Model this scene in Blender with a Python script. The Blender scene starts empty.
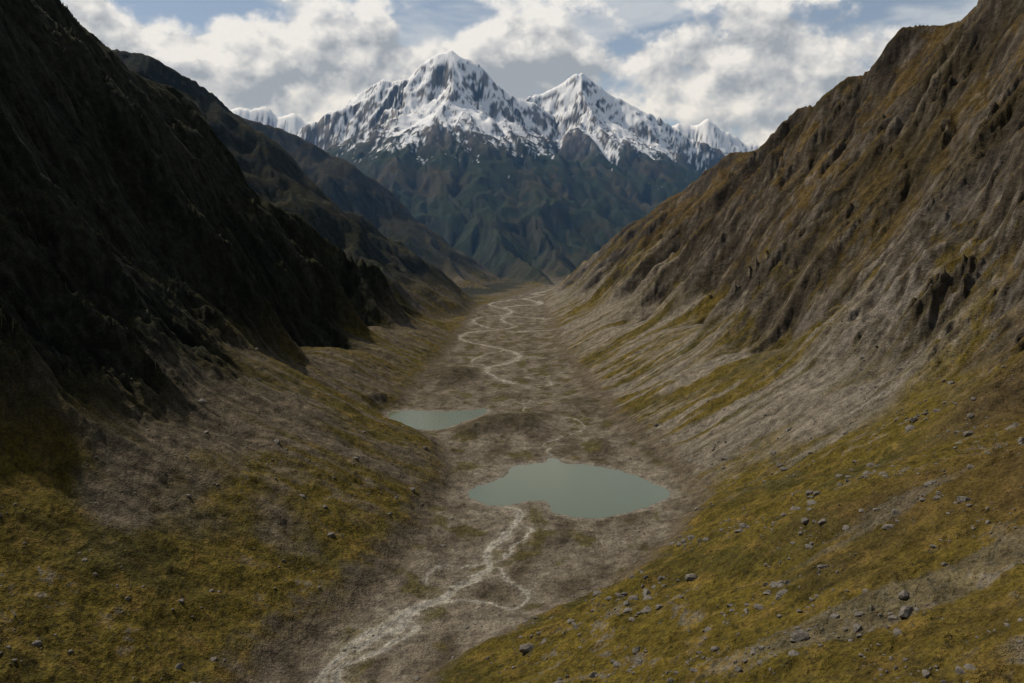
import bpy, math, time
import numpy as np
T0=time.time()
f4=np.float32
DETAIL=1.1      # grid spacing factor (smaller = finer)

# ------------------------------------------------------------------ noise
_r=np.random.RandomState(11)
PERM=_r.permutation(256).astype(np.int32); PERM=np.concatenate([PERM,PERM])
_a=np.arange(256)/256*2*np.pi
GX=np.cos(_a).astype(f4); GY=np.sin(_a).astype(f4)
JX=_r.uniform(-.35,.35,256).astype(f4); JY=_r.uniform(-.35,.35,256).astype(f4)
def pn(x,y,seed=0):
    xi=np.floor(x); yi=np.floor(y)
    xf=(x-xi).astype(f4); yf=(y-yi).astype(f4)
    xi=(xi.astype(np.int32)+seed*37)&255; yi=(yi.astype(np.int32)+seed*91)&255
    x1=(xi+1)&255; y1=(yi+1)&255
    u=xf*xf*xf*(xf*(xf*6-15)+10); v=yf*yf*yf*(yf*(yf*6-15)+10)
    a=PERM[xi]; b=PERM[x1]
    h=PERM[a+yi]; n00=GX[h]*xf+GY[h]*yf
    h=PERM[b+yi]; n10=GX[h]*(xf-1)+GY[h]*yf
    h=PERM[a+y1]; n01=GX[h]*xf+GY[h]*(yf-1)
    h=PERM[b+y1]; n11=GX[h]*(xf-1)+GY[h]*(yf-1)
    p=n00+u*(n10-n00); q=n01+u*(n11-n01)
    return (p+v*(q-p))*1.5
def fbm(x,y,o=4,seed=0,g=0.5):
    s=0;a=1.0;t=0
    for i in range(o):
        s=s+a*pn(x,y,seed+i); t+=a; a*=g; x=x*2.03+5.3; y=y*2.03+1.7
    return s/t*1.4
def ridged(x,y,o=4,seed=0,g=0.5):
    s=0;a=1.0;t=0;w=1.0
    for i in range(o):
        n=1-np.abs(pn(x,y,seed+i))*1.6; n=np.clip(n,0,1); n=n*n*w
        s=s+a*n; t+=a; w=np.clip(n*1.6,0.15,1); a*=g; x=x*2.07+3.1; y=y*2.07+7.9
    return s/t          # 0..1
def sstep(a,b,x):
    t=np.clip((x-a)/(b-a),0,1); return t*t*(3-2*t)
def sp(d,w): return 0.5*(d+np.sqrt(d*d+w*w))
def smax(a,b,k): return 0.5*(a+b+np.sqrt((a-b)**2+k*k))
def gully(x,y,gx,gy,L,seed):
    """fall-line ridges and gullies; returns triangle wave and its gradient"""
    px=x/L; py=y/L; ix=np.floor(px); iy=np.floor(py)
    fx=(px-ix).astype(f4); fy=(py-iy).astype(f4)
    ix=ix.astype(np.int32)+seed*53; iy=iy.astype(np.int32)+seed*17
    gl=np.sqrt(gx*gx+gy*gy)+1e-6; cx=(-gy/gl).astype(f4); cy=(gx/gl).astype(f4)
    C=np.zeros(x.shape,f4); S=np.zeros(x.shape,f4); W=np.zeros(x.shape,f4)
    for i in (-1,0,1):
        for j in (-1,0,1):
            h=PERM[PERM[(ix+i)&255]+((iy+j)&255)]
            dx=fx-(i+.5+JX[h]); dy=fy-(j+.5+JY[h])
            w=np.exp(-2.2*(dx*dx+dy*dy)); ph=6.2832*(dx*cx+dy*cy)+_a[h].astype(f4)*.35
            C+=np.cos(ph)*w; S+=np.sin(ph)*w; W+=w
    m=np.clip(np.sqrt(C*C+S*S)/W*1.35,0,1); p=np.arctan2(S,C)
    tri=(1-2*np.abs(p)/np.pi)*m
    d=-np.sign(p)*4/L*m
    return tri,d*cx,d*cy

# ------------------------------------------------------------------ survey helpers (station at 0,0,400)
H=400.0
def sv(px,py,rng): return ((px-512)/796.0*rng, rng, H-(py-240)/796.0*rng)
def fl(px,py):
    y=H*796.0/(py-240); return ((px-512)/796.0*y, y)

EY=np.array([-3000,0,300,500,600,719,884,1000,1137,1274,1500,1769,2150,2895,4549,5300,6368,7500,30000],float)
EL=np.array([-500,-420,-330,-262,-235,-212,-160,-125,-105,-100,-118,-255,-245,-215,-200,-80,170,400,400],float)
ER=np.array([-420,-330,-240,-178,-140,-85,95,170,245,275,255,208,195,170,170,190,290,500,5000],float)
LCY=np.array([-3000,1500,2000,2200,2350,2600,2800,3000,3200,3350,3500,3700,4000,30000],float)
LCX=np.array([-1300,-1290,-1240,-1210,-1165,-1150,-1095,-1015,-900,-766,-646,-480,-350,-350],float)
LCZ=np.array([1200,1180,1120,1095,1010,915,755,565,355,190,48,-60,-250,-9000],float)
RCY=np.array([-3000,1000,1800,2200,2600,3500,4000,4600,5200,6000,6700,7000,30000],float)
RCX=np.array([1400,1300,1257,1252,1267,1266,1171,1086,901,739,540,500,500],float)
RCZ=np.array([1150,1120,1090,1075,1040,940,850,718,563,290,15,-150,-9000],float)

LAKE1=[(465,492),(478,486),(495,481),(510,473),(512,465),(530,464),(545,463),(547,458),(560,459),(562,464),(590,465),(622,471),(645,480),(674,492),(655,504),(625,513),(590,519),(562,515),(548,508),(552,501),(532,500),(518,503),(498,506),(478,502)]
LAKE2=[(386,413),(402,410),(440,411.5),(465,411),(490,408),(480,416),(462,422),(440,430),(415,429),(395,422)]
def lakepoly(l): return np.array([fl(*p) for p in l])
def smoothpoly(P,n=2):
    for _ in range(n):
        Q=np.roll(P,-1,0); P=np.stack([P*.75+Q*.25,P*.25+Q*.75],1).reshape(-1,2)
    return P
L1P=smoothpoly(lakepoly(LAKE1)); L2P=smoothpoly(lakepoly(LAKE2))
def polysd(P,x,y):
    d=np.full(x.shape,1e9); ins=np.zeros(x.shape,bool)
    Q=np.roll(P,-1,0)
    for (ax,ay),(bx,by) in zip(P,Q):
        dx,dy=bx-ax,by-ay
        t=np.clip(((x-ax)*dx+(y-ay)*dy)/(dx*dx+dy*dy+1e-9),0,1)
        d=np.minimum(d,(x-ax-t*dx)**2+(y-ay-t*dy)**2)
        c=((ay>y)!=(by>y))&(x<(bx-ax)*(y-ay)/(by-ay+1e-12)+ax); ins^=c
    d=np.sqrt(d); return np.where(ins,-d,d)
def lake_sd(x,y):
    sd=np.full(x.shape,500.0)
    for P in (L1P,L2P):
        lo=P.min(0)-120; hi=P.max(0)+120
        m=(x>lo[0])&(x<hi[0])&(y>lo[1])&(y<hi[1])
        if m.any():
            xx,yy=x[m],y[m]
            j=7*fbm(xx/28,yy/28,4,51)-4
            sd[m]=np.minimum(sd[m],polysd(P,xx,yy)+j)
    return sd
RIV=[ # (polyline, half-width m)
 ([(500,507),(518,514),(520,522),(505,537),(490,556),(492,568),(470,580),(440,598),(412,612),(380,628),(350,650),(330,675),(318,690),(300,720)],6.0),
 ([(480,578),(440,602),(400,622),(370,645),(355,660),(345,680),(330,700)],5.5),
 ([(490,558),(465,566),(438,574),(425,583)],2.4),
 ([(492,568),(515,585),(526,598),(520,608),(480,607),(440,606)],2.2),
 ([(412,612),(420,625),(395,640),(385,655),(360,668),(335,690)],4.0),
 ([(520,522),(530,530),(520,545),(500,560)],1.6),
 ([(547,458),(552,452),(540,446),(560,438),(590,430),(580,422),(545,417),(520,410),(530,400)],1.2),
 ([(530,388),(505,382),(484,373),(490,367),(515,362),(522,356),(508,350),(488,346)],7.0),
 ([(530,388),(560,386),(540,380),(515,378)],2.2),
 ([(490,367),(470,362),(480,356),(508,350)],2.5),
 ([(488,346),(455,340),(470,332),(500,330),(520,327),(500,321),(505,316),(530,318),(560,323)],5.0),
 ([(500,330),(480,326),(470,320),(490,315),(505,316)],4.0),
 ([(560,323),(575,335),(540,331),(510,332)],6.0),
 ([(505,316),(515,311),(500,308),(520,305),(545,307),(535,301),(520,299),(545,296)],10.0),
 ([(500,308),(485,304),(505,301),(520,299)],7.0),
 ([(545,307),(570,312),(560,318)],7.0),
 ([(545,296),(530,294),(555,291),(570,289)],13.0),
]
RW=[]
for pl,w in RIV:
    P=np.array([fl(*p) for p in pl])
    for _ in range(2):
        Q=[P[0]]
        for a,b in zip(P[:-1],P[1:]): Q+= [a*.75+b*.25,a*.25+b*.75]
        Q.append(P[-1]); P=np.array(Q)
    RW.append((P,w))
def river_d(x,y):
    best=np.full(x.shape,99.0)
    wx=x+12*fbm(x/60,y/60,4,61)+2*pn(x/9,y/9,64); wy=y+24*fbm(x/60,y/60,4,65)
    for P,w in RW:
        lo=P.min(0)-60; hi=P.max(0)+60
        m=(x>lo[0])&(x<hi[0])&(y>lo[1])&(y<hi[1])
        if not m.any(): continue
        xx,yy=wx[m],wy[m]; d=np.full(xx.shape,1e9)
        for (ax,ay),(bx,by) in zip(P[:-1],P[1:]):
            dx,dy=bx-ax,by-ay
            t=np.clip(((xx-ax)*dx+(yy-ay)*dy)/(dx*dx+dy*dy+1e-9),0,1)
            d=np.minimum(d,(xx-ax-t*dx)**2+(yy-ay-t*dy)**2)
        best[m]=np.minimum(best[m],np.sqrt(d)/w)
    return best

def ridge(pts,x,y,st,sb,brk,z=None,dist=None):
    if z is None: z=np.full(x.shape,-1e4); dist=np.full(x.shape,1e5)
    for (ax,ay,az),(bx,by,bz) in zip(pts[:-1],pts[1:]):
        dx,dy=bx-ax,by-ay
        t=np.clip(((x-ax)*dx+(y-ay)*dy)/(dx*dx+dy*dy),0,1)
        d=np.sqrt((x-ax-t*dx)**2+(y-ay-t*dy)**2)
        zz=az+(bz-az)*t - np.where(d<brk,st*d,st*brk+sb*(d-brk))
        z=np.maximum(z,zz); dist=np.minimum(dist,d)
    return z,dist

SL2=[(-3400,4300,1650),sv(120,50,4500),sv(160,56,4500),sv(190,74,4500),sv(215,91,4500),sv(250,126,4600),sv(290,170,4700),sv(330,208,4800),sv(372,244,4900),sv(415,279,5000),sv(448,299,5050)]
SL3=[sv(120,70,7500),sv(240,116,7500),sv(275,126,7500),sv(310,141,7500),sv(345,158,7500),sv(380,186,7500),sv(410,218,7300),sv(435,246,7000),sv(465,274,6700),sv(498,290,6400)]
MAIN=[sv(300,175,14.5e3),sv(325,128,14.5e3),sv(345,108,14.5e3),sv(352,98,14.3e3),sv(360,92,14.2e3),sv(372,87,14.1e3),sv(385,79,14e3),sv(396,82,14e3),sv(408,78,14e3),sv(422,63,14e3),sv(436,54,14e3),sv(451,50,14e3),sv(463,58,14e3),sv(478,64,14e3),sv(490,77,14e3),sv(505,94,14.2e3),sv(520,101,14.6e3),sv(530,95,14.9e3),sv(543,93,15e3),sv(560,86,15e3),sv(582,71,15e3),sv(600,90,15e3),sv(612,104,15e3),sv(624,105,15e3),sv(640,116,15.2e3),sv(655,133,15.5e3),sv(690,158,16e3)]
SPURS=[
 [sv(449,50,14e3),sv(452,85,13.4e3),sv(462,118,12.8e3),sv(470,135,12e3),sv(490,165,11e3),sv(525,205,10e3),sv(548,240,9.0e3),sv(566,270,7.9e3),sv(576,286,7.0e3)],
 [sv(405,78,14e3),sv(395,110,13.2e3),sv(402,132,12.4e3),sv(412,150,11.4e3),sv(440,186,10.2e3),sv(480,225,9.2e3),sv(520,258,8.0e3),sv(545,283,6.9e3)],
 [sv(582,71,15e3),sv(585,110,14.2e3),sv(596,140,13.4e3),sv(604,175,12.2e3),sv(612,210,11e3),sv(600,245,9.6e3),sv(592,275,8e3)],
 [sv(505,94,14.2e3),sv(520,130,13.4e3),sv(535,158,12.6e3),sv(565,200,11.6e3),sv(570,235,10.8e3)],
 [sv(640,116,15.2e3),sv(650,150,14e3),sv(655,180,13e3),sv(650,205,12e3),sv(625,235,11e3)],
 [sv(345,108,14.5e3),sv(340,140,13.4e3),sv(355,160,12.5e3),sv(385,195,11.5e3),sv(415,236,10.5e3)],
 [sv(690,158,16e3),sv(720,185,14e3),sv(700,220,11e3),sv(640,250,9e3)],
]
FARR=[sv(120,110,20e3),sv(215,112,20e3),sv(240,108,20e3),sv(250,110,20e3),sv(262,107,20e3),sv(276,115,20e3),sv(292,111,20e3),sv(305,120,20e3),sv(318,122,20e3),sv(350,112,21e3),sv(500,110,21e3),sv(620,110,21e3),sv(655,124,19e3),sv(668,127,19e3),sv(680,120,19e3),sv(694,126,19e3),sv(708,118,19e3),sv(724,130,19e3),sv(745,140,19e3),sv(790,150,19e3),sv(900,150,19e3)]

def height(x,y):
    shp=x.shape; x=x.ravel().astype(float); y=y.ravel().astype(float)
    n=x.size; Z=np.zeros(n); kind=np.zeros(n); DL=np.full(n,-500.0); DR=np.full(n,-500.0); RD=np.zeros(n); CF=np.ones(n)
    m=y<7800
    xs,ys=x[m],y[m]
    w1=fbm(xs/420,ys/420,4,3); w2=fbm(xs/420+31,ys/420-9,4,4)
    big=sstep(150,700,np.abs(xs-50))
    xw=xs+np.where(xs<0,40,35)*w1*big; yw=ys+np.where(xs<0,70,60)*w2
    e=20*fbm(ys/130,xs/200,5,8); e2=18*fbm(ys/110+40,xs/200,5,9)
    dl=np.interp(ys,EY,EL)+e-xw; dr=xw-np.interp(ys,EY,ER)+e2
    # ---- left wall
    xc=np.interp(yw,LCY,LCX); zc=np.interp(yw,LCY,LCZ)
    xl0=np.interp(ys,EY,EL)
    bt=fbm(ys/430+7,xs/2500,3,16)
    a1=np.interp(ys,[0,800,1300,2200,3300],[450,430,330,280,200])+120*bt; s1=np.interp(ys,[0,800,1300,2200,3300],[.5,.48,.47,.46,.4])
    a2=110.; s2=.75
    s3=np.clip((zc-s1*a1-s2*a2)/np.maximum(xl0-xc-a1-a2,120),.35,2.0)
    bank=7*sstep(0,40,dl)*sstep(2300,1000,ys)
    PL=s1*sp(dl,35)+(s2-s1)*sp(dl-a1,30)+(s3-s2)*sp(dl-a1-a2,40)+bank
    ALm=sstep(a1-60,a1+120,dl)
    PL=PL+ALm*(210*(ridged(yw/620,dl/3000,3,12)-.45)+14*fbm(xs/240,ys/240,4,72))
    cap=zc-1.0*sp(xc-xw,30)+6*fbm(ys/160,xs/500,4,14)
    ZL=np.minimum(PL,cap); cfl=.15+.65*sstep(-20,160,cap-PL)
    # ---- right wall
    xc=np.interp(yw,RCY,RCX); zc=np.interp(yw,RCY,RCZ); xr0=np.interp(ys,EY,ER)
    bt=fbm(ys/420-7,xs/2500,3,19)
    a1=np.interp(ys,[0,700,1100,1500,2200,3300,6000],[620,560,330,290,280,230,120])+90*bt; s1=np.interp(ys,[0,800,1300,2200,6000],[.5,.43,.53,.55,.5])
    a2=np.interp(ys,[0,1300,6000],[180,110,60]); s2=.8
    s3=np.clip((zc-s1*a1-s2*a2)/np.maximum(xc-xr0-a1-a2,120),.35,2.0)
    bank=6*sstep(0,40,dr)*sstep(2300,1000,ys)
    PR=s1*sp(dr,40)+(s2-s1)*sp(dr-a1,40)+(s3-s2)*sp(dr-a1-a2,50)+bank
    ARm=sstep(a1-60,a1+140,dr)
    PR=PR+ARm*(160*(ridged(yw/500+9,dr/3500,3,32)-.45)+12*fbm(xs/210,ys/210,4,75))
    cap=zc-.9*sp(xw-xc,30)+5*fbm(ys/160,xs/500,4,15)
    ZR=np.minimum(PR,cap); cfr=.12+.66*sstep(-20,180,cap-PR)
    zz=smax(np.maximum(ZL,ZR),-3,5)-2
    rd=np.where(dl>dr,ALm,ARm)
    for (px,py,rx,ry,hh) in [(503,428,85,75,27),(470,436,50,50,14),(532,421,50,60,10),(440,404,60,90,11),(455,378,80,150,26),(600,446,40,60,8),(575,408,70,120,9),(430,565,22,40,6),(560,540,50,40,6)]:
        cx,cy=fl(px,py)
        q=((xs-cx)/rx)**2+((ys-cy)/ry)**2
        zz=zz+hh*np.exp(-q*1.2)*(1+.2*fbm(xs/40,ys/40,3,91))
    Z[m]=zz; DL[m]=dl; DR[m]=dr; RD[m]=rd; CF[m]=np.where(dl>dr,cfl,cfr)
    # ---- left spurs beyond
    m=(y>2600)&(y<9500)&(x<300)
    if m.any():
        xs,ys=x[m],y[m]
        wx=xs+110*fbm(xs/700,ys/700,4,101); wy=ys+110*fbm(xs/700,ys/700,4,105)
        z2,d2=ridge(SL2,wx,wy,1.05,.75,450)
        z3,d3=ridge(SL3,wx,wy,.95,.7,600)
        zz=np.maximum(z2,z3); dd=np.where(z2>z3,d2,d3)
        zz=zz+fbm(xs/500,ys/500,3,110)*np.clip(dd/350,.05,1)*90*sstep(0,350,zz)
        old=Z[m]; Z[m]=np.where(zz>-50,smax(old,zz,25),old)
        kk=(zz>old)&(zz>-20); a=DL[m]; a[kk]=np.maximum(zz[kk]*1.1,30); DL[m]=a; a=DR[m]; a[kk]=-500; DR[m]=a
        a=RD[m]; a[kk]=sstep(60,260,zz[kk]); RD[m]=a
        a=CF[m]; a[kk]=np.clip(dd[kk]/250,.2,.9); CF[m]=a
    # ---- massif
    m=y>6200
    if m.any():
        xs,ys=x[m],y[m]
        wx=xs+100*fbm(xs/1500,ys/1500,4,121); wy=ys+220*fbm(xs/1800,ys/1800,4,125)*sstep(6800,9000,ys)
        zz,dd=ridge(MAIN,wx,wy,1.35,.66,800); dm=dd.copy()
        for s in SPURS: zz,dd=ridge(s,wx,wy,.85,.55,500,zz,dd)
        zz=zz+fbm(xs/1500,ys/1500,4,130)*200*np.clip(dd/600,0,1)*sstep(0,700,zz)
        zf,df=ridge(FARR,wx,wy,1.1,.6,900)
        zf=zf+fbm(xs/700,ys/700,4,134)*60
        zz=np.maximum(zz,zf)
        fr=.03*sp(ys-7300,400)+25*fbm(xs/500,ys/500,3,139)*sstep(7200,8500,ys)
        Z[m]=smax(smax(Z[m],np.where(ys>6800,fr-6,-50),8),zz,25)
        kind[m]=np.maximum(sstep(-20,60,zz-np.maximum(fr,0))*(zz>=Z[m]-30),sstep(7600,9000,ys)); RD[m]=np.maximum(RD[m],kind[m])
        CF[m]=np.where(kind[m]>.5,np.clip(np.minimum(dm,df*.6)/420,.25,1),CF[m])
    sd=lake_sd(x,y)
    r=lambda a:a.reshape(shp)
    return r(Z),r(DL),r(DR),r(kind),r(RD),r(sd),r(CF)

# ------------------------------------------------------------------ terrain sheet
k0=0.72; nin=int(2*k0*796/1.2/DETAIL)
kin=np.linspace(-k0,k0,nin)
no=100; s=(np.linspace(0,1,no+1)[1:])**1.6
rows=[-2500,-2000,-1500,-1100,-800,-550,-350,-200,-100,-30,20,60,100]
y=130.0
while y<24500:
    rows.append(y)
    r=.0026 if y<1500 else (.0028 if y<6000 else .0032)
    if y<280: r=.006
    if y>16500: r=.006
    y*=1+r*DETAIL
rows=np.array(rows)
W=3200+rows.clip(0)*.12
base=np.maximum(rows,100)
X=np.concatenate([-(k0*base[:,None]+W[:,None]*s[::-1][None]), base[:,None]*kin[None], k0*base[:,None]+W[:,None]*s[None]],1)
Y=np.repeat(rows[:,None],X.shape[1],1)
Z,DL,DR,KD,RD,SD,CF=height(X,Y)
D=np.maximum(DL,DR)
left=DL>DR
print('grid',X.shape,time.time()-T0)
dXj=np.gradient(X,axis=1); dXi=np.gradient(X,axis=0); dYi=np.gradient(Y,axis=0)
def gradxy(Z):
    gx=np.gradient(Z,axis=1)/dXj
    gy=(np.gradient(Z,axis=0)-gx*dXi)/dYi
    return gx,gy
gx,gy=gradxy(Z)
gx0,gy0=gx.copy(),gy.copy()
far=sstep(6500,9000,Y)
FB=np.where(Y>6500,.85,np.where(left,.75,.5))
CHN=np.zeros(X.shape)
def apply_g(L,amp,seed,msk):
    """carve gullies of wavelength L where msk>0"""
    mm=msk>.01
    x_,y_=X[mm],Y[mm]
    wx=x_+L*.35*fbm(x_/L/1.5,y_/L/1.5,2,seed+400); wy=y_+L*.35*fbm(x_/L/1.5+9,y_/L/1.5,2,seed+420)
    t,dx,dy=gully(wx,wy,gx[mm],gy[mm],L,seed)
    sl=np.sqrt(gx0[mm]**2+gy0[mm]**2)
    A=amp*L*msk[mm]*sstep(.15,.7,sl); fb=FB[mm]
    Z[mm]+=A*t; gx[mm]+=fb*A*dx; gy[mm]+=fb*A*dy
    CHN[mm]+=t*msk[mm]*.35
wall=RD*(1-far)
apply_g(1500,.085,1,far*sstep(7500,9500,Y)*CF)
apply_g(700,.085,2,far*CF)
apply_g(330,.095,3,np.maximum(far,wall)*CF)
apply_g(160,.075,4,np.maximum(far,wall)*np.sqrt(CF))
apply_g(80,.054,5,np.maximum(far,wall)*np.sqrt(CF))
apron=(1-far)*(1-RD)*sstep(40,200,D)
apply_g(38,.042,6,np.maximum(wall,apron*.12)*sstep(9000,6000,Y)+.9*far)
apply_g(18,.034,7,np.maximum(wall,apron*.18)*sstep(5000,3000,Y))
up=sstep(10,60,D)*(1-far)
sl0=np.sqrt(gx0**2+gy0**2)
rockp=sstep(-.05,.4,fbm(X/260,Y/260,3,177))         # where bedrock breaks out
Z+=wall*sstep(.7,1.1,sl0)*((3+9*rockp)*(ridged(X/80,Y/80,4,181)-.4)*np.where(left,.8,.8)+1.3*fbm(X/12,Y/12,3,185))
Z+=up*(1-.6*RD)*(8*fbm(X/120,Y/120,4,81)+2.8*fbm(X/22,Y/22,4,85)+.9*fbm(X/5,Y/5,2,88)*sstep(1600,700,Y))
Z+=(1-up)*(1.8*fbm(X/70,Y/70,5,1)+.8*fbm(X/9,Y/9,2,5))*(1-far)
Z+=far*(45*(ridged(X/170,Y/170,4,191)-.4))*sstep(.5,1.0,sl0)
b=SD<60
Z[b]=Z[b]*sstep(0,60,SD[b])+np.clip(SD[b]*.10,-5,1.4)*(1-sstep(0,60,SD[b]))
gx,gy=gradxy(Z); slope=np.sqrt(gx*gx+gy*gy)
print('relief',time.time()-T0)

# ------------------------------------------------------------------ albedo, with left-wall shade painted in
def mixc(c,col,m): return c*(1-m[...,None])+np.array(col)*m[...,None]
n1=fbm(X/160,Y/160,5,201); n2=fbm(X/28,Y/28,4,206); n3=fbm(X/700,Y/700,4,211); n4=fbm(X/6,Y/6,3,216)
stk=fbm(Y/14,D/300,4,221); stk2=fbm(Y/70+4,D/500,4,226); fan=fbm(Y/260+2,D/900,3,228)
floor_m=1-sstep(-12,16,D+10*n2)
C=np.zeros(X.shape+(3,))
C[:]=(.108,.080,.014)
C=mixc(C,(.058,.050,.012),sstep(-.1,.5,n1)*.85)
C=mixc(C,(.150,.097,.024),sstep(.0,.5,n2)*.6)
C=mixc(C,(.032,.027,.010),sstep(.0,.4,n4)*.7)
C=mixc(C,(.078,.049,.018),sstep(330,600,D+150*n1)*.8)
C=mixc(C,(.13,.116,.090),sstep(.28,.5,n2+.5*n4)*sstep(.1,.4,-n1)*.6)
band=np.where(left, sstep(900,1300,Y+280*n1+.5*D)*sstep(10,90,D), sstep(1050,1400,Y+150*n1+D*.15)*sstep(-20,40,D))
band=band*sstep(480,290,D+90*n1+150*stk2)
grassy=sstep(-.05,.45,n3+.5*n1)
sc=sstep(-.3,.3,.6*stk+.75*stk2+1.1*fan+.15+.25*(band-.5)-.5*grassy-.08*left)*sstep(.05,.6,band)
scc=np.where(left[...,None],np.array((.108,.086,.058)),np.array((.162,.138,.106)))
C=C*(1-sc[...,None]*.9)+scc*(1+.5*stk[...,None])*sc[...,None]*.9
t=sstep(.46,.66,stk2+.35*stk)*sstep(30,120,D)*(1-sc)*.5
C=mixc(C,(.12,.103,.077),t)
C=mixc(C,(.105,.083,.056),sstep(52,12,D+24*n2)*sstep(400,700,Y)*.92)
# crags show where it is steep; turf holds on gentler ledges
rk=sstep(.85,1.40,slope+.22*n2+.3*n1-np.where(left,0,.36)+.25*sstep(.1,.4,stk2)+.42*rockp*(~left))*RD
rc=np.ones(C.shape)*np.array((.068,.055,.040))
rc=mixc(rc,(.026,.022,.018),sstep(-.2,.4,n1)); rc=mixc(rc,(.145,.123,.096),sstep(.10,.5,stk+.4*n2)*.65)
C=C*(1-rk[...,None]*.92)+rc*rk[...,None]*.92
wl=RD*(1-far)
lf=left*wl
C=C*(1-.58*lf[...,None])  # left wall darkened: its shade is painted into the colour
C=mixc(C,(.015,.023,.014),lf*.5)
C=mixc(C,(.058,.042,.015),(~left)*wl*sstep(-.3,.4,n3+n1-.5*rk)*.55)
C=C*(1-.10*(~left)*wl)[...,None]
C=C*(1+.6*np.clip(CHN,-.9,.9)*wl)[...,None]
oc=np.exp(-((Y-1450)/330)**2-((D-430)/130)**2)*(~left)*sstep(-.2,.3,n1+.5*n2+.6*stk)
C=mixc(C,(.17,.147,.118),np.clip(oc,0,1)*.8)
# valley floor gravel
g=np.ones(C.shape)*np.array((.144,.118,.083))
f1=fbm(X/45+.3*n1,Y/110,5,231)
g=mixc(g,(.084,.067,.044),sstep(-.05,.5,f1)); g=mixc(g,(.20,.170,.125),sstep(.1,.5,-f1+.4*n2)*.6)
pat=sstep(.2,.42,fbm(X/60,Y/80,4,236)+.06)*.75
g=mixc(g,(.072,.058,.015),pat*sstep(8,30,np.abs(SD)))
fm=floor_m*(1-sstep(.2,.8,KD))
C=C*(1-fm[...,None])+g*fm[...,None]
C=mixc(C,(.058,.046,.026),sstep(6,16,Z)*fm*.8)
rd=river_d(X,Y)
brk=np.where(Y>1500,sstep(-.45,.0,fbm(X/90,Y/160,3,261)),1)
rv=sstep(1.5,.6,rd)*sstep(40,0,D-10)*sstep(-.75,-.3,n2)*(.25+.75*brk); braid=sstep(4.5,1.0,rd+1.6*n2)*.5*sstep(30,0,D)
C=mixc(C,(.225,.193,.148),braid); C=mixc(C,(.34,.305,.24),rv*.88)
wet=sstep(.5,.2,rd)*rv; C=mixc(C,(.22,.21,.18),wet*.7)
C=mixc(C,(.20,.173,.132),sstep(14,2,SD)*.8)
# massif
mk=sstep(.0,.7,KD)
M=np.ones(C.shape)*np.array((.018,.026,.012))
N1=fbm(X/900,Y/900,5,241); N2=fbm(X/180,Y/180,4,246); N3=fbm(X/60,Y/60,3,249)
M=mixc(M,(.043,.036,.017),sstep(-.1,.5,N1+.3*N2))
Rk=sstep(.75,1.2,slope+.3*N2)
M=mixc(M,(.050,.047,.045),np.maximum(Rk*.35,sstep(1500,2200,Z+400*N1)))
M=mixc(M,(.20,.18,.16),Rk*sstep(1500,2300,Z)*sstep(-.25,.35,N2)*.75)
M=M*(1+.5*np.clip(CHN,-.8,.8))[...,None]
sl=Z-(2000+450*N1+340*N2+220*N3)
gul=-CHN
snow=sstep(-80,180,sl+500*gul)
snow=snow*sstep(1.68,1.38,slope-.26*sstep(2300,3500,Z)+.65*N2+.65*N3-.25*gul)
M=mixc(M,(.84,.86,.89),snow)
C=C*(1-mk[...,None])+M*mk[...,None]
C*= (1+.25*n4[...,None]*(1-mk[...,None])+.15*n2[...,None])
C=np.clip(C,.004,.9)
print('colour',time.time()-T0)

def make_mesh(name,V,Fc,col=None,smooth=True):
    me=bpy.data.meshes.new(name)
    me.vertices.add(len(V)); me.vertices.foreach_set('co',V.astype(f4).ravel())
    nf=len(Fc); k=Fc.shape[1]
    me.loops.add(nf*k); me.polygons.add(nf)
    me.loops.foreach_set('vertex_index',Fc.astype(np.int32).ravel())
    me.polygons.foreach_set('loop_start',np.arange(0,nf*k,k,dtype=np.int32))
    try: me.polygons.foreach_set('loop_total',np.full(nf,k,dtype=np.int32))
    except Exception: pass
    me.polygons.foreach_set('use_smooth',np.full(nf,smooth,dtype=bool))
    if col is not None:
        a=me.color_attributes.new('albedo','FLOAT_COLOR','POINT')
        cc=np.ones((len(V),4),f4); cc[:,:3]=col; a.data.foreach_set('color',cc.ravel())
    me.update(calc_edges=True)
    ob=bpy.data.objects.new(name,me); bpy.context.scene.collection.objects.link(ob)
    return ob
nr,nc=X.shape
idx=np.arange(nr*nc).reshape(nr,nc)
Fc=np.stack([idx[:-1,:-1],idx[:-1,1:],idx[1:,1:],idx[1:,:-1]],-1).reshape(-1,4)
V=np.stack([X,Y,Z],-1).reshape(-1,3)
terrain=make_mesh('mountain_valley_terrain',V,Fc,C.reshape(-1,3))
print('mesh',time.time()-T0)

# ------------------------------------------------------------------ materials
def newmat(name):
    m=bpy.data.materials.new(name); m.use_nodes=True; nt=m.node_tree; nt.nodes.clear(); return m,nt
def N(nt,t,**k):
    n=nt.nodes.new(t)
    for a,b in k.items(): setattr(n,a,b)
    return n
def math_(nt,op,a,b=None,c=None,clamp=False):
    n=N(nt,'ShaderNodeMath',operation=op); n.use_clamp=clamp
    for i,v in enumerate((a,b,c)):
        if v is None: continue
        if isinstance(v,(int,float)): n.inputs[i].default_value=v
        else: nt.links.new(v,n.inputs[i])
    return n.outputs[0]
def noise(nt,vec,scale,detail=6,rough=.55,dist=0.0):
    n=N(nt,'ShaderNodeTexNoise'); n.inputs['Scale'].default_value=scale; n.inputs['Detail'].default_value=detail
    n.inputs['Roughness'].default_value=rough; n.inputs['Distortion'].default_value=dist
    nt.links.new(vec,n.inputs['Vector']); return n.outputs['Fac']
m,nt=newmat('ground_cover')
out=N(nt,'ShaderNodeOutputMaterial'); bs=N(nt,'ShaderNodeBsdfPrincipled'); nt.links.new(bs.outputs[0],out.inputs[0])
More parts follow.
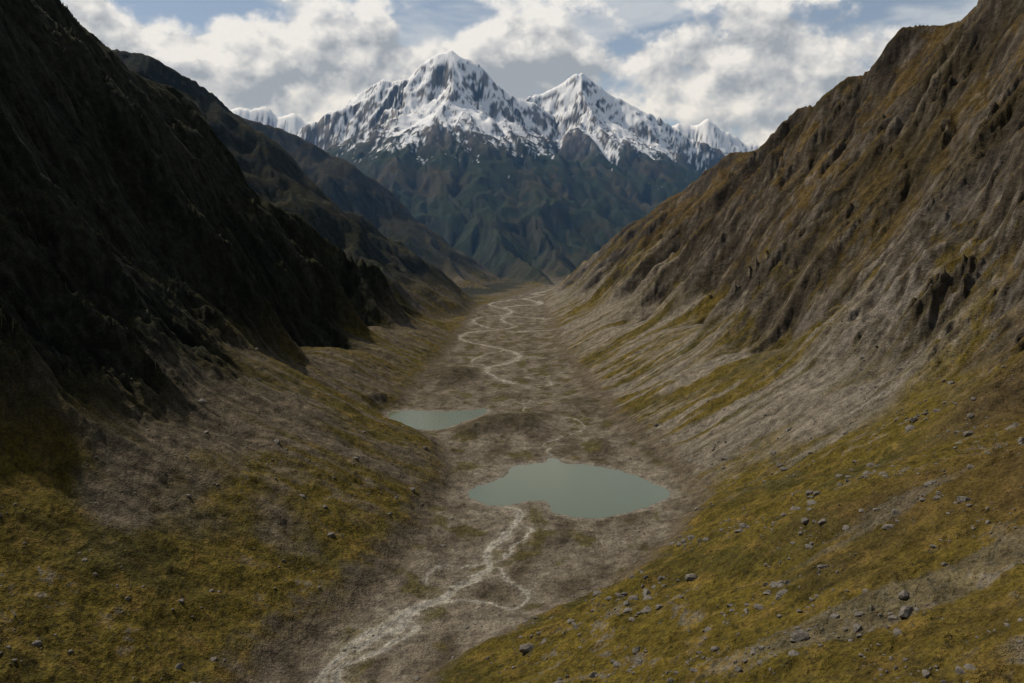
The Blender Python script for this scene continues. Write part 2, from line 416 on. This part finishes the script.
bs.inputs['Roughness'].default_value=.95; bs.inputs['Specular IOR Level'].default_value=.06
at=N(nt,'ShaderNodeAttribute',attribute_name='albedo')
geo=N(nt,'ShaderNodeNewGeometry')
a=noise(nt,geo.outputs['Position'],.40,3,.7); b=noise(nt,geo.outputs['Position'],.06,5,.68)
k=math_(nt,'MULTIPLY_ADD',a,2.4,-.2,clamp=False); k2=math_(nt,'MULTIPLY_ADD',b,2.4,-.2)
kk=math_(nt,'MAXIMUM',math_(nt,'MULTIPLY',k,k2),.25)
vm=N(nt,'ShaderNodeVectorMath',operation='SCALE'); nt.links.new(at.outputs['Color'],vm.inputs[0]); nt.links.new(kk,vm.inputs['Scale'])
mn=N(nt,'ShaderNodeVectorMath',operation='MINIMUM'); nt.links.new(vm.outputs[0],mn.inputs[0]); mn.inputs[1].default_value=(.88,.88,.90)
nt.links.new(mn.outputs[0],bs.inputs['Base Color'])
hh=math_(nt,'ADD',math_(nt,'MULTIPLY',a,2.2),math_(nt,'MULTIPLY',b,8.0))
bp=N(nt,'ShaderNodeBump'); bp.inputs['Strength'].default_value=1.0; bp.inputs['Distance'].default_value=1.0
nt.links.new(hh,bp.inputs['Height']); nt.links.new(bp.outputs[0],bs.inputs['Normal'])
terrain.data.materials.append(m)

mw,nt=newmat('glacial_water')
out=N(nt,'ShaderNodeOutputMaterial'); bs=N(nt,'ShaderNodeBsdfPrincipled'); nt.links.new(bs.outputs[0],out.inputs[0])
bs.inputs['Base Color'].default_value=(.102,.120,.070,1); bs.inputs['Roughness'].default_value=.14; bs.inputs['IOR'].default_value=1.33
geo=N(nt,'ShaderNodeNewGeometry'); a=noise(nt,geo.outputs['Position'],.25,4,.6)
bp=N(nt,'ShaderNodeBump'); bp.inputs['Strength'].default_value=.2; bp.inputs['Distance'].default_value=.3
nt.links.new(a,bp.inputs['Height']); nt.links.new(bp.outputs[0],bs.inputs['Normal'])
for P in (L1P,L2P):
    d=np.roll(P,-1,0)-np.roll(P,1,0); nn=np.stack([d[:,1],-d[:,0]],1); nn/=np.linalg.norm(nn,axis=1)[:,None]
    area=np.sum(P[:,0]*np.roll(P[:,1],-1)-np.roll(P[:,0],-1)*P[:,1])
    Q=P+nn*(12 if area>0 else -12)
    me=bpy.data.meshes.new('lake'); me.from_pydata([(p[0],p[1],-.25) for p in Q],[],[list(range(len(Q)))]); me.update()
    ob=bpy.data.objects.new('glacial_lake',me); bpy.context.scene.collection.objects.link(ob); me.materials.append(mw)

# ------------------------------------------------------------------ boulders (one mass)
import bmesh
bm=bmesh.new(); bmesh.ops.create_icosphere(bm,subdivisions=2,radius=1.0)
bv=np.array([v.co[:] for v in bm.verts]); bf=np.array([[v.index for v in f.verts] for f in bm.faces]); bm.free()
protos=[]
R=np.random.RandomState(5)
for i in range(12):
    v=bv.copy()
    for _ in range(9):
        nrm=R.normal(size=3); nrm/=np.linalg.norm(nrm); dd=R.uniform(.45,.8)
        t=v@nrm-dd; v=v-np.where(t>0,t,0)[:,None]*nrm
    v*=np.array([R.uniform(.8,1.4),R.uniform(.8,1.2),R.uniform(.5,.85)])
    protos.append(v+R.normal(size=v.shape)*.02)
def sample(A,xx,yy):
    fi=np.interp(yy,rows,np.arange(nr)); i0=np.clip(fi.astype(int),0,nr-2)
    kf=(xx/yy+k0)/(2*k0)*(nin-1)+no; j0=np.clip(kf.astype(int),0,nc-2)
    ti=fi-i0; tj=kf-j0
    return (A[i0,j0]*(1-tj)+A[i0,j0+1]*tj)*(1-ti)+(A[i0+1,j0]*(1-tj)+A[i0+1,j0+1]*tj)*ti
n=22000
yy=np.exp(R.uniform(math.log(230),math.log(1600),n)); xx=yy*R.uniform(-.71,.71,n)
cl=fbm(xx/70,yy/70,4,301)
z=sample(Z,xx,yy); D_=sample(D,xx,yy); sd=sample(SD,xx,yy); sl_=sample(slope,xx,yy); lft=sample(left.astype(float),xx,yy)>.5
keep=(cl*1.5+R.uniform(-.5,.5,n)>np.where(lft|(D_<20),.5,.12))&(sd>15)&(D_<560)&(D_>-60)&(sl_<.95)
xx,yy,z,D_,lft=xx[keep],yy[keep],z[keep],D_[keep],lft[keep]
sz=np.exp(R.normal(-.18,.82,len(xx)))*np.where((D_<10)|lft,.72,1.0)*np.clip(yy/600,.7,1.4)
VV=[];FF=[];o=0
for i in range(len(xx)):
    sc_=min(sz[i],6.5)
    v=protos[R.randint(12)]*sc_; a=R.uniform(0,6.28); ca,sa=math.cos(a),math.sin(a)
    v=np.stack([v[:,0]*ca-v[:,1]*sa,v[:,0]*sa+v[:,1]*ca,v[:,2]],1)+np.array([xx[i],yy[i],z[i]+.04*sc_])
    VV.append(v);FF.append(bf+o);o+=len(v)
print('rocks',len(xx))
rocks=make_mesh('boulders',np.concatenate(VV),np.concatenate(FF),None,False)
mr,nt=newmat('boulder_stone')
out=N(nt,'ShaderNodeOutputMaterial'); bs=N(nt,'ShaderNodeBsdfPrincipled'); nt.links.new(bs.outputs[0],out.inputs[0]); bs.inputs['Roughness'].default_value=.9
geo=N(nt,'ShaderNodeNewGeometry'); a=noise(nt,geo.outputs['Position'],.6,5,.65)
cr=N(nt,'ShaderNodeValToRGB'); cr.color_ramp.elements[0].position=.3; cr.color_ramp.elements[0].color=(.035,.030,.022,1); cr.color_ramp.elements[1].position=.72; cr.color_ramp.elements[1].color=(.20,.172,.135,1)
nt.links.new(a,cr.inputs[0]); nt.links.new(cr.outputs[0],bs.inputs['Base Color'])
rocks.data.materials.append(mr)

# ------------------------------------------------------------------ air haze (real volume filling the far valley)
me=bpy.data.meshes.new('haze')
x0,x1,y0,y1,z0,z1=-16000,16000,3200,26000,-60,4200
vs_=[(x0,y0,z0),(x1,y0,z0),(x1,y1,z0),(x0,y1,z0),(x0,y0,z1),(x1,y0,z1),(x1,y1,z1),(x0,y1,z1)]
me.from_pydata(vs_,[],[(0,3,2,1),(4,5,6,7),(0,1,5,4),(1,2,6,5),(2,3,7,6),(3,0,4,7)]); me.update()
hz=bpy.data.objects.new('valley_haze',me); bpy.context.scene.collection.objects.link(hz)
mh,nt=newmat('air_haze'); out=N(nt,'ShaderNodeOutputMaterial'); vv=N(nt,'ShaderNodeVolumeScatter')
vv.inputs['Color'].default_value=(.22,.50,1,1); vv.inputs['Density'].default_value=1.6e-5; vv.inputs['Anisotropy'].default_value=.1
nt.links.new(vv.outputs[0],out.inputs['Volume']); me.materials.append(mh)

# ------------------------------------------------------------------ sun, sky
SE=math.radians(49); AZ=math.radians(-56)
sd_=(math.sin(AZ)*math.cos(SE),math.cos(AZ)*math.cos(SE),math.sin(SE))
li=bpy.data.lights.new('sun','SUN'); li.energy=3.9; li.angle=math.radians(2.5); li.color=(1,.93,.82)
so=bpy.data.objects.new('sun',li); bpy.context.scene.collection.objects.link(so)
from mathutils import Vector
so.rotation_euler=Vector(sd_).to_track_quat('Z','Y').to_euler(); so.location=(-2000,1000,4000)

w=bpy.data.worlds.new('World'); bpy.context.scene.world=w; w.use_nodes=True; nt=w.node_tree; nt.nodes.clear()
out=N(nt,'ShaderNodeOutputWorld')
sky=N(nt,'ShaderNodeTexSky',sky_type='NISHITA'); sky.sun_disc=False; sky.sun_elevation=SE; sky.sun_rotation=AZ; sky.altitude=1500
b1=N(nt,'ShaderNodeBackground'); b1.inputs[1].default_value=.075; nt.links.new(sky.outputs[0],b1.inputs[0])
tc=N(nt,'ShaderNodeTexCoord'); nrmv=N(nt,'ShaderNodeVectorMath',operation='NORMALIZE'); nt.links.new(tc.outputs['Generated'],nrmv.inputs[0])
sx=N(nt,'ShaderNodeSeparateXYZ'); nt.links.new(nrmv.outputs[0],sx.inputs[0])
def mapped(off,sc):
    mp=N(nt,'ShaderNodeMapping'); mp.inputs['Location'].default_value=off; mp.inputs['Scale'].default_value=sc
    nt.links.new(nrmv.outputs[0],mp.inputs[0]); return mp.outputs[0]
zel=sx.outputs['Z']
# high thin layer, thinning toward the zenith
hn=noise(nt,mapped((1.3,.4,.8),(1,1,3.2)),6.0,8,.55,.3)
zt=N(nt,'ShaderNodeMapRange'); nt.links.new(zel,zt.inputs[0]); zt.inputs[1].default_value=.32; zt.inputs[2].default_value=.6; zt.inputs[3].default_value=0; zt.inputs[4].default_value=.3
hm=N(nt,'ShaderNodeMapRange',interpolation_type='SMOOTHSTEP'); nt.links.new(math_(nt,'SUBTRACT',hn,zt.outputs[0]),hm.inputs[0]); hm.inputs[1].default_value=.43; hm.inputs[2].default_value=.65; hm.inputs[3].default_value=.24; hm.inputs[4].default_value=.88
bh=N(nt,'ShaderNodeBackground'); bh.inputs[0].default_value=(.56,.595,.64,1); bh.inputs[1].default_value=1
mx0=N(nt,'ShaderNodeMixShader'); nt.links.new(hm.outputs[0],mx0.inputs[0]); nt.links.new(b1.outputs[0],mx0.inputs[1]); nt.links.new(bh.outputs[0],mx0.inputs[2])
# cumulus bank
SCL=(1,1,1.25)
OFF=(.75,.1,.45)
nA=noise(nt,mapped(OFF,SCL),9.0,9,.56,.0)
nB=noise(nt,mapped((OFF[0]-.010,OFF[1],OFF[2]+.024),SCL),9.0,8,.56,.0)
cv=N(nt,'ShaderNodeValToRGB'); nt.links.new(zel,cv.inputs[0])
e=cv.color_ramp.elements; e[0].position=0; e[0].color=(.5,)*3+(1,); e[1].position=1; e[1].color=(.32,)*3+(1,)
for p,vv_ in ((.10,.52),(.14,.60),(.17,.66),(.215,.66),(.245,.56),(.27,.50),(.31,.54),(.5,.38)):
    q=e.new(p); q.color=(vv_,)*3+(1,)
den=math_(nt,'ADD',nA,math_(nt,'SUBTRACT',cv.outputs[0],.5))
mk_=N(nt,'ShaderNodeMapRange',interpolation_type='SMOOTHSTEP'); nt.links.new(den,mk_.inputs[0]); mk_.inputs[1].default_value=.50; mk_.inputs[2].default_value=.61
thin=math_(nt,'MULTIPLY',math_(nt,'SUBTRACT',.70,den),1.5)
lit=math_(nt,'ADD',math_(nt,'MULTIPLY_ADD',math_(nt,'SUBTRACT',nA,nB),6.0,.50),thin,clamp=True)
ccr=N(nt,'ShaderNodeValToRGB'); nt.links.new(lit,ccr.inputs[0])
e=ccr.color_ramp.elements; e[0].position=.05; e[0].color=(.34,.365,.40,1); e[1].position=.95; e[1].color=(.88,.865,.845,1)
q=e.new(.5); q.color=(.58,.59,.605,1)
b2=N(nt,'ShaderNodeBackground'); b2.inputs[1].default_value=.98; nt.links.new(ccr.outputs[0],b2.inputs[0])
mx=N(nt,'ShaderNodeMixShader'); nt.links.new(mk_.outputs[0],mx.inputs[0]); nt.links.new(mx0.outputs[0],mx.inputs[1]); nt.links.new(b2.outputs[0],mx.inputs[2])
nt.links.new(mx.outputs[0],out.inputs[0])

# ------------------------------------------------------------------ camera
cam=bpy.data.cameras.new('camera'); co=bpy.data.objects.new('camera',cam); bpy.context.scene.collection.objects.link(co)
cam.sensor_width=36; cam.lens=796*36/1024; co.location=(0,0,H); co.rotation_euler=(math.radians(90),0,0)
cam.shift_y=-(341.5-240)/1024; cam.clip_start=1; cam.clip_end=120000
bpy.context.scene.camera=co
vs=bpy.context.scene.view_settings; vs.view_transform='Standard'; vs.look='None'; vs.exposure=0; vs.gamma=1
print('done',time.time()-T0)
